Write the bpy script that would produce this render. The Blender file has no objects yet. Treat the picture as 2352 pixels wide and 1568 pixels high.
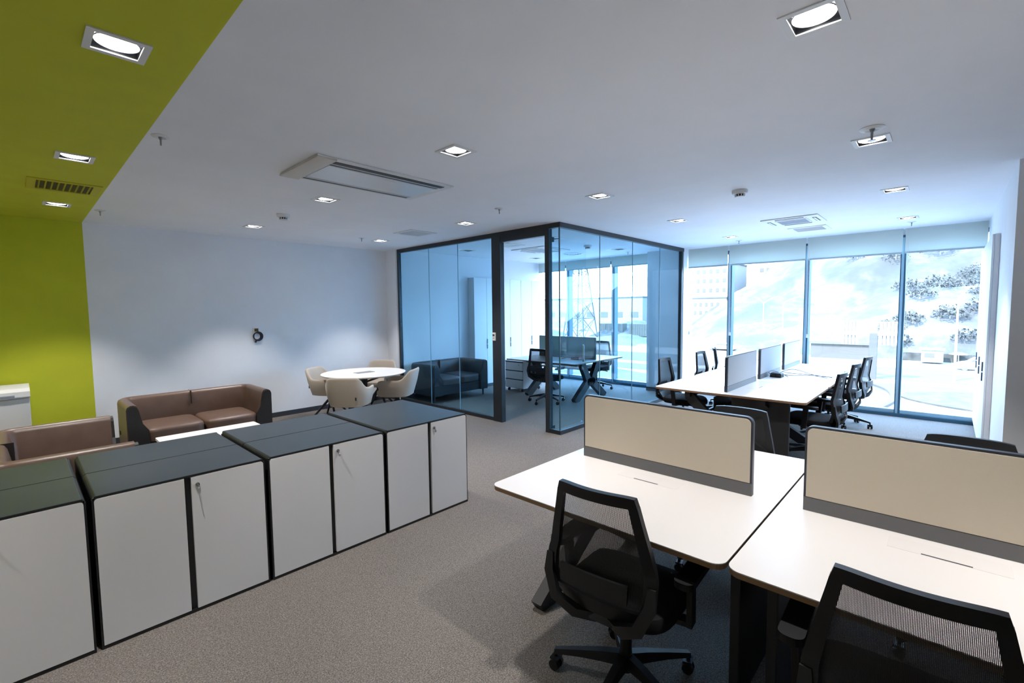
import bpy, bmesh, math, random
from mathutils import Vector, Matrix, Quaternion
random.seed(7)
sc = bpy.context.scene
col = sc.collection
PI = math.pi

# ------------------------------------------------------------------ camera
yaw, pitch, roll = 0.753421, 0.0685814, -0.0108783
cy, sy, cp, sp = math.cos(yaw), math.sin(yaw), math.cos(pitch), math.sin(pitch)
fw = Vector((cy*cp, sy*cp, -sp)); rt = Vector((sy, -cy, 0)); up = rt.cross(fw)
cr, sr = math.cos(roll), math.sin(roll)
r2 = cr*rt + sr*up; u2 = -sr*rt + cr*up
cam_d = bpy.data.cameras.new('camera'); cam = bpy.data.objects.new('camera', cam_d); col.objects.link(cam)
m3 = Matrix((r2, u2, -fw)).transposed()
cam.matrix_world = Matrix.Translation((0, 0, 1.68)) @ m3.to_4x4()
cam_d.sensor_width = 36; cam_d.lens = 1068.12*36/2352; cam_d.clip_start = 0.05; cam_d.clip_end = 2000
sc.camera = cam

# ------------------------------------------------------------------ world, sun, exposure
W = bpy.data.worlds.new('sky'); sc.world = W; W.use_nodes = True
nt = W.node_tree; bg = nt.nodes['Background']
tc = nt.nodes.new('ShaderNodeTexCoord'); sep = nt.nodes.new('ShaderNodeSeparateXYZ'); ramp = nt.nodes.new('ShaderNodeValToRGB')
nt.links.new(tc.outputs['Generated'], sep.inputs[0]); nt.links.new(sep.outputs['Z'], ramp.inputs[0])
ramp.color_ramp.elements[0].position = 0.0; ramp.color_ramp.elements[0].color = (0.52, 0.75, 1, 1)
ramp.color_ramp.elements[1].position = 0.7; ramp.color_ramp.elements[1].color = (0.32, 0.58, 1, 1)
nt.links.new(ramp.outputs[0], bg.inputs['Color']); bg.inputs['Strength'].default_value = 13.5
sund = bpy.data.lights.new('sun', 'SUN'); sund.energy = 12.0; sund.angle = math.radians(1); sund.color = (1, .97, .92)
suno = bpy.data.objects.new('sun', sund); col.objects.link(suno)
suno.rotation_euler = Vector((0.62, -0.25, -0.75)).to_track_quat('-Z', 'Y').to_euler()
# portal at the window wall: only guides sampling of the sky
pd = bpy.data.lights.new('window_portal', 'AREA'); pd.shape = 'RECTANGLE'; pd.size = 7.9; pd.size_y = 2.6
pd.cycles.is_portal = True
po = bpy.data.objects.new('window_portal', pd); col.objects.link(po); po.location = (9.3, 3.6, 1.3)
po.rotation_euler = Vector((-1, 0, 0)).to_track_quat('-Z', 'Z').to_euler()
sc.view_settings.view_transform = 'Standard'; sc.view_settings.look = 'None'
sc.view_settings.exposure = 0.58; sc.view_settings.gamma = 1.0; sc.view_settings.use_curve_mapping = False
sc.cycles.max_bounces = 10; sc.cycles.diffuse_bounces = 6; sc.cycles.transparent_max_bounces = 24; sc.cycles.glossy_bounces = 4
sc.cycles.sample_clamp_indirect = 12.0
try: sc.cycles.use_denoising = True
except Exception: pass
SPOT_W = 120.0
SPOT_COL = (1.0, 0.95, 0.91)

# ------------------------------------------------------------------ materials
MATS = {}
def mat(name, c, rough=0.5, metal=0.0, spec=0.5, noise=0.0, nscale=20.0, bump=0.0, bscale=200.0, emit=None, coat=0.0, sheen=0.0, c2=None, detail=3.0):
    if name in MATS: return MATS[name]
    m = bpy.data.materials.new(name); m.use_nodes = True; n = m.node_tree.nodes; l = m.node_tree.links
    p = n['Principled BSDF']
    p.inputs['Base Color'].default_value = (*c, 1); p.inputs['Roughness'].default_value = rough
    p.inputs['Metallic'].default_value = metal; p.inputs['Specular IOR Level'].default_value = spec
    p.inputs['Coat Weight'].default_value = coat; p.inputs['Sheen Weight'].default_value = sheen
    tcn = n.new('ShaderNodeTexCoord')
    if noise > 0 or c2:
        nz = n.new('ShaderNodeTexNoise'); nz.inputs['Scale'].default_value = nscale; nz.inputs['Detail'].default_value = detail
        l.new(tcn.outputs['Object'], nz.inputs['Vector'])
        cr_ = n.new('ShaderNodeValToRGB'); cr_.color_ramp.elements[0].position = .35; cr_.color_ramp.elements[1].position = .65
        a = c2 if c2 else tuple(max(0, v*(1-noise)) for v in c); b = c if c2 else tuple(min(1, v*(1+noise)) for v in c)
        cr_.color_ramp.elements[0].color = (*a, 1); cr_.color_ramp.elements[1].color = (*b, 1)
        l.new(nz.outputs['Fac'], cr_.inputs[0]); l.new(cr_.outputs[0], p.inputs['Base Color'])
    if bump > 0:
        nb = n.new('ShaderNodeTexNoise'); nb.inputs['Scale'].default_value = bscale; nb.inputs['Detail'].default_value = 2
        l.new(tcn.outputs['Object'], nb.inputs['Vector'])
        bp = n.new('ShaderNodeBump'); bp.inputs['Strength'].default_value = bump; bp.inputs['Distance'].default_value = 0.002
        l.new(nb.outputs['Fac'], bp.inputs['Height']); l.new(bp.outputs[0], p.inputs['Normal'])
    if emit:
        p.inputs['Emission Color'].default_value = (*emit[0], 1); p.inputs['Emission Strength'].default_value = emit[1]
    MATS[name] = m; return m

def glass_mat(name, tint, refl=0.6, rough=0.0, body=None, bodyw=0.0):
    m = bpy.data.materials.new(name); m.use_nodes = True; n = m.node_tree.nodes; l = m.node_tree.links
    n.clear(); out = n.new('ShaderNodeOutputMaterial')
    t = n.new('ShaderNodeBsdfTransparent'); t.inputs[0].default_value = (*tint, 1)
    g = n.new('ShaderNodeBsdfGlossy'); g.inputs['Roughness'].default_value = rough; g.inputs[0].default_value = (.95, .98, 1, 1)
    lw = n.new('ShaderNodeLayerWeight'); lw.inputs[0].default_value = .5
    pw = n.new('ShaderNodeMath'); pw.operation = 'POWER'; pw.inputs[1].default_value = 4.0; l.new(lw.outputs['Facing'], pw.inputs[0])
    ad = n.new('ShaderNodeMath'); ad.operation = 'MULTIPLY_ADD'; ad.inputs[1].default_value = .9; ad.inputs[2].default_value = .04; l.new(pw.outputs[0], ad.inputs[0])
    mu = n.new('ShaderNodeMath'); mu.operation = 'MULTIPLY'; mu.inputs[1].default_value = refl; mu.use_clamp = True; l.new(ad.outputs[0], mu.inputs[0])
    mx = n.new('ShaderNodeMixShader'); l.new(mu.outputs[0], mx.inputs[0]); l.new(t.outputs[0], mx.inputs[1]); l.new(g.outputs[0], mx.inputs[2])
    last = mx
    if body:
        d = n.new('ShaderNodeBsdfDiffuse'); d.inputs[0].default_value = (*body, 1)
        m2 = n.new('ShaderNodeMixShader'); m2.inputs[0].default_value = bodyw
        l.new(mx.outputs[0], m2.inputs[1]); l.new(d.outputs[0], m2.inputs[2]); last = m2
    l.new(last.outputs[0], out.inputs[0]); MATS[name] = m; return m

def mesh_fabric():
    m = bpy.data.materials.new('chair_mesh_fabric'); m.use_nodes = True; n = m.node_tree.nodes; l = m.node_tree.links
    p = n['Principled BSDF']; out = n['Material Output']
    p.inputs['Base Color'].default_value = (.012, .012, .014, 1); p.inputs['Roughness'].default_value = .6
    tcn = n.new('ShaderNodeTexCoord'); s = n.new('ShaderNodeSeparateXYZ'); l.new(tcn.outputs['Object'], s.inputs[0])
    def mth(op, a, b=None):
        x = n.new('ShaderNodeMath'); x.operation = op
        for i, v in enumerate((a, b)):
            if v is None: continue
            if isinstance(v, (int, float)): x.inputs[i].default_value = v
            else: l.new(v, x.inputs[i])
        return x.outputs[0]
    k = 2*PI/0.0048
    a = mth('SINE', mth('MULTIPLY', mth('ADD', s.outputs['Y'], s.outputs['Z']), k*0.75))
    b = mth('SINE', mth('MULTIPLY', mth('SUBTRACT', s.outputs['Y'], s.outputs['Z']), k*0.75))
    h = mth('GREATER_THAN', mth('MULTIPLY', a, b), 0.32)
    h2 = mth('MULTIPLY', h, 0.85)
    t = n.new('ShaderNodeBsdfTransparent'); mx = n.new('ShaderNodeMixShader')
    l.new(h2, mx.inputs[0]); l.new(p.outputs[0], mx.inputs[1]); l.new(t.outputs[0], mx.inputs[2]); l.new(mx.outputs[0], out.inputs[0])
    MATS['chair_mesh_fabric'] = m; return m

def carpet_mat():
    m = bpy.data.materials.new('carpet'); m.use_nodes = True; n = m.node_tree.nodes; l = m.node_tree.links
    p = n['Principled BSDF']; p.inputs['Roughness'].default_value = 0.95; p.inputs['Specular IOR Level'].default_value = 0.15
    tcn = n.new('ShaderNodeTexCoord')
    v = n.new('ShaderNodeTexVoronoi'); v.inputs['Scale'].default_value = 260; l.new(tcn.outputs['Object'], v.inputs['Vector'])
    nz = n.new('ShaderNodeTexNoise'); nz.inputs['Scale'].default_value = 160; nz.inputs['Detail'].default_value = 4; l.new(tcn.outputs['Object'], nz.inputs['Vector'])
    r1 = n.new('ShaderNodeValToRGB'); r1.color_ramp.elements[0].position = .3; r1.color_ramp.elements[1].position = .7
    r1.color_ramp.elements[0].color = (.092, .082, .076, 1); r1.color_ramp.elements[1].color = (.26, .235, .218, 1)
    l.new(nz.outputs['Fac'], r1.inputs[0])
    sp_ = n.new('ShaderNodeSeparateColor'); l.new(v.outputs['Color'], sp_.inputs[0])
    r2_ = n.new('ShaderNodeValToRGB'); r2_.color_ramp.elements[0].color = (.68, .67, .65, 1); r2_.color_ramp.elements[1].color = (1.25, 1.24, 1.22, 1)
    l.new(sp_.outputs[0], r2_.inputs[0])
    mx = n.new('ShaderNodeMix'); mx.data_type = 'RGBA'; mx.blend_type = 'MULTIPLY'; mx.inputs[0].default_value = 1
    l.new(r1.outputs[0], mx.inputs[6]); l.new(r2_.outputs[0], mx.inputs[7]); l.new(mx.outputs[2], p.inputs['Base Color'])
    bp = n.new('ShaderNodeBump'); bp.inputs['Strength'].default_value = .6; bp.inputs['Distance'].default_value = .004
    l.new(nz.outputs['Fac'], bp.inputs['Height']); l.new(bp.outputs[0], p.inputs['Normal'])
    MATS['carpet'] = m; return m

CARPET = carpet_mat()
WHITE = mat('wall_paint_white', (.84, .85, .88), .85, noise=.015, nscale=3, bump=.08, bscale=300)
CEIL = mat('ceiling_paint', (.85, .86, .90), .9, noise=.015, nscale=2)
GREEN = mat('green_paint', (.54, .56, .022), .8, noise=.03, nscale=4, bump=.08, bscale=300)
DARKTRIM = mat('dark_trim', (.035, .04, .05), .5)
FRAME = mat('partition_frame', (.018, .024, .032), .45)
ALU = mat('window_aluminium', (.035, .10, .15), .45, metal=.2)
ALU_L = mat('window_aluminium_light', (.28, .44, .54), .45)
GLASS = glass_mat('partition_glass', (.77, .90, .96), .28)
WGLASS = glass_mat('window_glass', (.95, .98, .99), 0.5)
BLIND = mat('blind_fabric', (.78, .80, .76), .9, bump=.1, bscale=600)
_n = BLIND.node_tree.nodes; _l = BLIND.node_tree.links
_t = _n.new('ShaderNodeBsdfTranslucent'); _t.inputs[0].default_value = (.62, .68, .66, 1); _m = _n.new('ShaderNodeMixShader'); _m.inputs[0].default_value = .45
_l.new(_n['Principled BSDF'].outputs[0], _m.inputs[1]); _l.new(_t.outputs[0], _m.inputs[2]); _l.new(_m.outputs[0], _n['Material Output'].inputs[0])
RAIL = mat('blind_rail', (.42, .47, .5), .6)
CABW = mat('cabinet_white', (.74, .72, .71), .45, noise=.01, nscale=2)
CABB = mat('cabinet_black', (.012, .013, .015), .4)
CABT = mat('cabinet_slate_top', (.036, .046, .056), .30, noise=.05, nscale=6)
TALLW = mat('tall_cabinet_white', (.74, .75, .77), .5)
CHROME = mat('chrome', (.6, .6, .6), .2, metal=1)
KEYG = mat('key_grey', (.45, .45, .45), .35, metal=.8)
DESKW = mat('desk_white', (.76, .74, .73), .38)
DESKE = mat('desk_edge_ply', (.30, .17, .09), .6)
LEGB = mat('desk_leg_black', (.02, .02, .022), .5)
PANELF = mat('divider_fabric', (.67, .585, .475), .85, bump=.15, bscale=500)
PANELG = mat('divider_fabric_grey', (.44, .46, .48), .85, bump=.15, bscale=500)
PANELD = mat('divider_frame', (.045, .05, .065), .4, metal=.3)
STRIP = mat('divider_base_strip', (.15, .15, .155), .45, metal=.3)
BLK = mat('chair_black_plastic', (.008, .008, .010), .45, spec=.35)
BLKF = mat('chair_black_fabric', (.009, .009, .011), .9, spec=.2, bump=.3, bscale=500)
GRYP = mat('chair_grey_plastic', (.013, .014, .017), .45, spec=.4)
MESHF = mesh_fabric()
LEATH = mat('brown_leather', (.135, .083, .062), .38, bump=.25, bscale=120, noise=.08, nscale=8)
LEATHD = mat('dark_leather', (.018, .016, .016), .5, bump=.2, bscale=120)
BEIGE = mat('beige_wool', (.43, .37, .305), .9, bump=.25, bscale=400, sheen=.2)
TABLEW = mat('table_white', (.80, .78, .76), .4)
GREYP = mat('grey_plastic', (.25, .25, .26), .5)
WPL = mat('white_plastic', (.74, .74, .74), .5)
OFFW = mat('yellowed_plastic', (.60, .56, .50), .5)
DARKIN = mat('fixture_inside', (.03, .033, .04), .6, spec=.15)
RING = mat('lamp_ring', (.55, .57, .6), .3, metal=.6)
LAMP = mat('lamp_disc', (.9, .9, .9), .5, emit=((1, .96, .9), 9.0))
LAMPOFF = mat('lamp_disc_unlit', (.30, .32, .34), .3)
VENTD = mat('vent_dark', (.05, .06, .07), .7)
VENTG = mat('vent_green_dark', (.06, .055, .002), .7)
GREENP = mat('vent_green_paint', (.50, .47, .02), .7)

# ------------------------------------------------------------------ geometry helpers
class B:
    def __init__(s): s.bm = bmesh.new(); s.mats = []
    def _mi(s, m):
        if m is None: return 0
        if m not in s.mats: s.mats.append(m)
        return s.mats.index(m)
    def box(s, x0, x1, y0, y1, z0, z1, bev=0, seg=2, m=None):
        M = Matrix.Translation(((x0+x1)/2, (y0+y1)/2, (z0+z1)/2)) @ Matrix.Diagonal((abs(x1-x0), abs(y1-y0), abs(z1-z0), 1))
        r = bmesh.ops.create_cube(s.bm, size=1, matrix=M)
        vs = r['verts']; es = list({e for v in vs for e in v.link_edges}); mi = s._mi(m)
        for f in {f for v in vs for f in v.link_faces}: f.material_index = mi
        if bev > 0: bmesh.ops.bevel(s.bm, geom=vs+es, offset=bev, segments=seg, affect='EDGES', profile=.5, clamp_overlap=True)
        return s
    def rings(s, rings, closed=True, caps=True, m=None):
        mi = s._mi(m); V = [[s.bm.verts.new(p) for p in r] for r in rings]; n = len(rings[0])
        for a, b in zip(V[:-1], V[1:]):
            for i in range(n if closed else n-1):
                j = (i+1) % n
                try: s.bm.faces.new((a[i], a[j], b[j], b[i])).material_index = mi
                except ValueError: pass
        if caps and closed:
            for r in (V[0], V[-1]):
                try: s.bm.faces.new(r).material_index = mi
                except ValueError: pass
        return s
    def cyl(s, p0, p1, r0, r1=None, n=16, caps=True, m=None):
        if r1 is None: r1 = r0
        p0 = Vector(p0); p1 = Vector(p1); d = (p1-p0).normalized()
        a = d.orthogonal().normalized(); b = d.cross(a)
        R = [[p+r*(math.cos(2*PI*i/n)*a+math.sin(2*PI*i/n)*b) for i in range(n)] for p, r in ((p0, r0), (p1, r1))]
        return s.rings(R, caps=caps, m=m)
    def tube(s, pts, r, n=8, closed=False, m=None):
        P = [Vector(p) for p in pts]; N = len(P); R = []; prev = None
        for i, p in enumerate(P):
            if closed: d = (P[(i+1) % N]-P[i-1]).normalized()
            else: d = (P[min(i+1, N-1)]-P[max(i-1, 0)]).normalized()
            if prev is None: a = d.orthogonal().normalized()
            else: a = (prev-d*prev.dot(d)).normalized()
            prev = a; b = d.cross(a)
            rr = r[i] if isinstance(r, (list, tuple)) else r
            R.append([p+rr*(math.cos(2*PI*k/n)*a+math.sin(2*PI*k/n)*b) for k in range(n)])
        if closed: R.append(R[0]); return s.rings(R, caps=False, m=m)
        return s.rings(R, m=m)
    def bar(s, p0, p1, w, h, upv=(0, 0, 1), w1=None, h1=None, m=None):
        p0 = Vector(p0); p1 = Vector(p1); d = (p1-p0).normalized(); u = Vector(upv); a = d.cross(u).normalized(); u = a.cross(d)
        w1 = w if w1 is None else w1; h1 = h if h1 is None else h1
        R = []
        for p, ww, hh in ((p0, w, h), (p1, w1, h1)):
            R.append([p+sx*ww/2*a+sz*hh/2*u for sx, sz in ((-1, -1), (1, -1), (1, 1), (-1, 1))])
        return s.rings(R, m=m)
    def prism(s, poly, z0, z1, m=None, axis='z'):
        def P(a, b, c):
            return {'z': (a, b, c), 'x': (c, a, b), 'y': (a, c, b)}[axis]
        return s.rings([[P(a, b, z0) for a, b in poly], [P(a, b, z1) for a, b in poly]], m=m)
    def lathe(s, prof, c=(0, 0, 0), n=24, m=None, caps=True):
        R = [[(c[0]+r*math.cos(2*PI*i/n), c[1]+r*math.sin(2*PI*i/n), c[2]+z) for i in range(n)] for r, z in prof]
        return s.rings(R, m=m, caps=caps)
    def grid(s, fn, nu, nv, m=None, thick=None):
        mi = s._mi(m); V = [[s.bm.verts.new(fn(i/nu, j/nv)) for j in range(nv+1)] for i in range(nu+1)]
        for i in range(nu):
            for j in range(nv): s.bm.faces.new((V[i][j], V[i+1][j], V[i+1][j+1], V[i][j+1])).material_index = mi
        return s
    def build(s, name, m=None, parent=None, smooth=False, angle=40):
        me = bpy.data.meshes.new(name); bmesh.ops.recalc_face_normals(s.bm, faces=s.bm.faces[:])
        if smooth:
            for f in s.bm.faces: f.smooth = True
            lim = math.radians(angle)
            for e in s.bm.edges:
                if len(e.link_faces) == 2 and e.calc_face_angle(0) > lim: e.smooth = False
        s.bm.to_mesh(me); s.bm.free()
        if s.mats:
            for k in s.mats: me.materials.append(MATS[k] if isinstance(k, str) else k)
        elif m is not None: me.materials.append(m)
        o = bpy.data.objects.new(name, me); col.objects.link(o)
        if parent is not None: o.parent = parent
        return o

def rrect(x0, x1, y0, y1, r, n=6, corners=(1, 1, 1, 1)):
    out = []
    for k, (cx, cy_, a0) in enumerate(((x1-r, y1-r, 0), (x0+r, y1-r, PI/2), (x0+r, y0+r, PI), (x1-r, y0+r, 1.5*PI))):
        if corners[k]:
            for i in range(n+1): a = a0+PI/2*i/n; out.append((cx+r*math.cos(a), cy_+r*math.sin(a)))
        else: out.append([(x1, y1), (x0, y1), (x0, y0), (x1, y0)][k])
    return out
def thing(name, label, cat, loc=(0, 0, 0), rz=0, group=None):
    o = bpy.data.objects.new(name, None); col.objects.link(o); o.empty_display_size = .1
    o.location = loc; o.rotation_euler = (0, 0, rz); o['label'] = label; o['category'] = cat
    if group: o['group'] = group
    return o
def tag(o, label, cat, group=None):
    o['label'] = label; o['category'] = cat
    if group: o['group'] = group
    return o
def struct(o): o['kind'] = 'structure'; return o
CH = {}
def dup(root, loc, rz, label, group=None):
    def cp_(o, par):
        c = o.copy(); col.objects.link(c); c.parent = par
        for k in list(o.children): cp_(k, c)
        return c
    r = cp_(root, None); r.location = loc; r.rotation_euler = (0, 0, rz); r['label'] = label
    if group: r['group'] = group
    return r

# ================================================================== ROOM SHELL
ZC = 2.806
struct(B().box(-2.6, 9.2, -4.2, 7.9, -.12, 0).build('floor', CARPET))
GRIDX = (.36, 2.21, 4.08, 5.95, 7.95); GRIDY = (.43, 2.6, 4.63, 6.7)
LS = .105  # half size of fixture
lamps = []   # x, y, lit
for x in GRIDX:
    for y in GRIDY:
        if x == .36 and y == .43: continue
        lamps.append((x, y, not (x > 5 and y > 4)))
hidden_lamps = [(2.21, -1.6), (-1.5, 2.6), (-1.5, 4.63), (-1.5, 6.7), (-1.5, .43)]
XS0, XG = -2.6, .63
def ceiling_part(name, x0, x1, y0, y1, m):
    holes = [(x-LS+.012, x+LS-.012, y-LS+.012, y+LS-.012) for x, y, *_ in lamps+hidden_lamps if x0 < x < x1]
    xs = sorted({x0, x1} | {round(h[i], 5) for h in holes for i in (0, 1)}); ys = sorted({y0, y1} | {round(h[i], 5) for h in holes for i in (2, 3)})
    b = B(); V = {}
    def v(i, j):
        if (i, j) not in V: V[i, j] = b.bm.verts.new((xs[i], ys[j], ZC))
        return V[i, j]
    for i in range(len(xs)-1):
        for j in range(len(ys)-1):
            mx, my = (xs[i]+xs[i+1])/2, (ys[j]+ys[j+1])/2
            if any(h[0] < mx < h[1] and h[2] < my < h[3] for h in holes): continue
            b.bm.faces.new((v(i, j), v(i+1, j), v(i+1, j+1), v(i, j+1)))
    b.box(x0, x1, y0, y1, ZC+.22, ZC+.3)
    return struct(b.build(name, m))
ceiling_part('ceiling', XG, 9.2, -4.2, 7.9, CEIL)
cg = ceiling_part('ceiling', XS0, XG, -4.2, 7.9, GREEN); cg['label'] = 'green painted band of ceiling'
YW = 7.82
struct(B().box(XG, 4.86, YW, YW+.12, 0, ZC).build('wall_back', WHITE))
g_ = struct(B().box(XS0, XG, YW, YW+.12, 0, ZC).build('wall_back', GREEN)); g_['label'] = 'green painted band of back wall'
struct(B().box(4.86, 9.12, 7.48, YW+.12, 0, ZC).build('wall_office', WHITE))
struct(B().box(XS0-.12, XS0, -4.2, YW+.12, 0, ZC).build('wall_left', WHITE))
struct(B().box(XS0, 5.5, -4.3, -4.2, 0, ZC).build('wall_front', WHITE))
struct(B().box(5.42, 9.3, -4.2, -.36, 0, ZC).build('wall_right', WHITE))
# column between the windows
struct(B().box(8.78, 9.2, 3.72, 4.47, 0, ZC).build('wall_column', WHITE))
# baseboards
struct(B().box(XS0, 4.86, YW-.014, YW, 0, .075).build('baseboard_back', DARKTRIM))
struct(B().box(4.846, 4.86, 7.53, YW-.014, 0, .075).build('baseboard_stub', DARKTRIM))
struct(B().box(8.766, 8.78, 3.80, 4.47, 0, .075).build('baseboard_column', DARKTRIM))
struct(B().box(4.98, 6.6, 7.466, 7.48, 0, .075).build('baseboard_office', DARKTRIM))
# facade above the blinds and beyond the window plane
struct(B().box(9.12, 9.24, -.36, YW, 2.66, ZC+.3).build('wall_window_head', WHITE))

# ---- windows: full height bays with mullions
XW = 9.1
MU = [-.36, .515, 1.74, 2.965, 4.19, 5.415, 6.64, 7.48]
for i, (a, b_) in enumerate(zip(MU[:-1], MU[1:])):
    lo, hi = a+.03, b_-.03
    if i == 3: hi = 4.16
    w = bpy.data.objects.new('window_%d' % (i+1), None); col.objects.link(w); w['kind'] = 'structure'
    w.location = (XW, (a+b_)/2, 0); c = (a+b_)/2
    h = (hi-lo)/2; cc = (hi+lo)/2-c
    B().box(.03, .045, cc-h, cc+h, .09, 2.68).build('pane', WGLASS, w)
    B().box(-.07, .10, cc-h-.03, cc+h+.03, 0, .05, m=ALU).box(-.02, .08, cc-h, cc+h, .05, .10, m=ALU_L).build('sill_frame', None, w)
    B().box(-.02, .08, cc-h-.03, cc+h+.03, 2.66, 2.72).build('head_frame', ALU, w)
    if i < 6:
        B().box(-.05, .10, b_-c-.034, b_-c+.034, .0, 2.7, m=ALU).box(-.055, .09, b_-c-.008, b_-c+.022, .05, 2.68, m=ALU_L).build('mullion', None, w)

# ---- roller blinds
bl = 1
blabels = ['rolled white roller blind over the window beside the right wall cabinets', 'white roller blind over the second window from the right wall',
           'white roller blind over the third window from the right wall, behind the far desks', 'white roller blind on the main room side of the pale column',
           'office roller blind on the office side of the pale column', 'office roller blind over the middle office window, behind the desk screen', 'office roller blind at the corner above the tall cabinets']
for i, (a, b_) in enumerate(zip(MU[:-1], MU[1:])):
    lo, hi = a+.012, b_-.016
    if i == 3: hi = 3.70
    zb = 2.435 if i < 4 else 2.575
    if i == 4: lo = 4.49
    c = (lo+hi)/2; h = (hi-lo)/2
    t = thing('roller_blind', blabels[i], 'blind', (8.955, c, zb), 0, 'roller blinds along the windows')
    B().box(-.002, .002, -h, h, .02, ZC-zb-.01).build('blind_fabric', BLIND, t)
    B().box(-.010, .010, -h, h, 0, .024, bev=.004).build('bottom_rail', RAIL, t)
    if i < 6:
        yy = h-.01 if i > 0 else h-.02
        pts = [(-.012+.004*math.sin(k*.9), yy-.006, -.02+(ZC-zb)-k*.26) for k in range(7)]
        b = B(); zl = 1.22-zb
        b.tube([(-.014, yy-.015, ZC-zb-.02), (-.014, yy-.03, zl)], .0022, 6); b.tube([(-.014, yy+.006, ZC-zb-.02), (-.014, yy-.012, zl)], .0022, 6)
        b.box(-.02, -.008, yy-.038, yy-.006, zl-.06, zl, bev=.003)
        b.build('pull_chain', WPL, t)

# ---- glass partition (structure): front plane x=4.918, side plane y=3.746
PX, PY = 4.918, 3.746
pt = bpy.data.objects.new('wall_glass_partition', None); col.objects.link(pt); pt['kind'] = 'structure'
B().box(PX-.03, PX+.03, PY-.03, 7.48, ZC-.065, ZC).build('top_rail', FRAME, pt)
B().box(PX+.03, 8.78, PY-.03, PY+.03, ZC-.065, ZC).build('top_rail', FRAME, pt)
B().box(PX-.03, PX+.03, 4.98, 7.48, 0, .055).build('bottom_rail', FRAME, pt)
B().box(PX-.03, PX+.03, PY-.03, 3.90, 0, .055).build('bottom_rail', FRAME, pt)
B().box(PX+.03, 8.70, PY-.03, PY+.03, 0, .055).build('bottom_rail', FRAME, pt)
B().box(PX-.03, PX+.03, 7.44, 7.48, .055, ZC-.065).build('post', FRAME, pt)
B().box(PX-.04, PX+.04, 4.795, 4.975, 0, ZC-.065).build('post', FRAME, pt)
B().box(PX-.035, PX+.035, 3.895, 3.965, 0, ZC-.065).build('post', FRAME, pt)
B().box(8.68, 8.745, PY-.03, PY+.03, 0, ZC-.065).build('post', FRAME, pt)
B().box(PX-.035, PX+.035, 3.965, 4.795, ZC-.15, ZC-.065).build('door_head', FRAME, pt)
ys_ = [7.44, 6.555, 5.79, 4.975]
for a, b_ in zip(ys_[:-1], ys_[1:]): B().box(PX-.005, PX+.005, b_+.003, a-.003, .055, ZC-.065).build('glass_pane', GLASS, pt)
B().box(PX-.005, PX+.005, PY+.006, 3.895, .055, ZC-.065).build('glass_pane', GLASS, pt)
xs_ = [PX+.006, 5.885, 6.85, 7.82, 8.68]
for a, b_ in zip(xs_[:-1], xs_[1:]): B().box(a+.003, b_-.003, PY-.005, PY+.005, .055, ZC-.065).build('glass_pane', GLASS, pt)
SEAL = mat('glass_joint', (.25, .42, .5), .3)
for y in ys_[1:-1]: B().box(PX-.006, PX+.006, y-.003, y+.003, .055, ZC-.065).build('glass_joint', SEAL, pt)
for x in xs_[1:-1]: B().box(x-.003, x+.003, PY-.006, PY+.006, .055, ZC-.065).build('glass_joint', SEAL, pt)
B().box(PX-.007, PX+.007, PY-.007, PY+.007, .055, ZC-.065).build('corner_joint', mat('corner_joint', (.03, .09, .12), .3), pt)
dr = bpy.data.objects.new('door_1', None); col.objects.link(dr); dr['kind'] = 'structure'
B().box(PX+.04, 5.80, 3.927, 3.937, .01, 2.645).build('glass_leaf', glass_mat('door_glass', (.93, .97, .985), .3), dr)
B().box(5.70, 5.72, 3.90, 3.926, .9, 1.15, bev=.006).build('door_handle', CHROME, dr)
B().box(PX+.03, PX+.10, 3.91, 3.95, .01, .08).box(PX+.03, PX+.10, 3.91, 3.95, 2.58, 2.645).build('hinge', DARKTRIM, dr)

# thermostat on the partition post
t = thing('wall_thermostat', 'small white thermostat on the dark door post of the glass office', 'thermostat', (PX-.04, 4.935, 1.22), 0)
B().box(-.016, 0, -.035, .035, 0, .12, bev=.004).build('housing', WPL, t)
B().box(-.018, -.016, -.018, .02, .066, .096).build('display', DARKTRIM, t)
B().box(-.019, -.016, -.012, .012, .03, .045, bev=.001).build('button', GREYP, t)

# outlet with coiled cable on the white wall
t = thing('wall_outlet', 'open outlet with black coiled cable hanging on the white wall', 'outlet', (2.545, YW, 1.31), 0)
B().box(-.045, .04, -.014, 0, .03, .13, bev=.004).build('plate', WPL, t)
B().box(-.03, .025, -.0165, -.013, .075, .12).build('socket_opening', mat('socket_brown', (.10, .055, .015), .7), t)
b = B()
for k in range(3):
    R_ = .052+.006*k
    b.tube([(R_*math.cos(2*PI*i/24)+.006*k, -.024-.008*k, R_*1.05*math.sin(2*PI*i/24)) for i in range(24)], .009, 6, closed=True)
b.build('coiled_cable', mat('cable_black', (.02, .02, .03), .5), t, smooth=True)
b = B(); b.cyl((-.01, -.03, -.055), (-.025, -.02, -.095), .013, .011, 10); b.build('plug', MATS['cable_black'], t, smooth=True)

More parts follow.
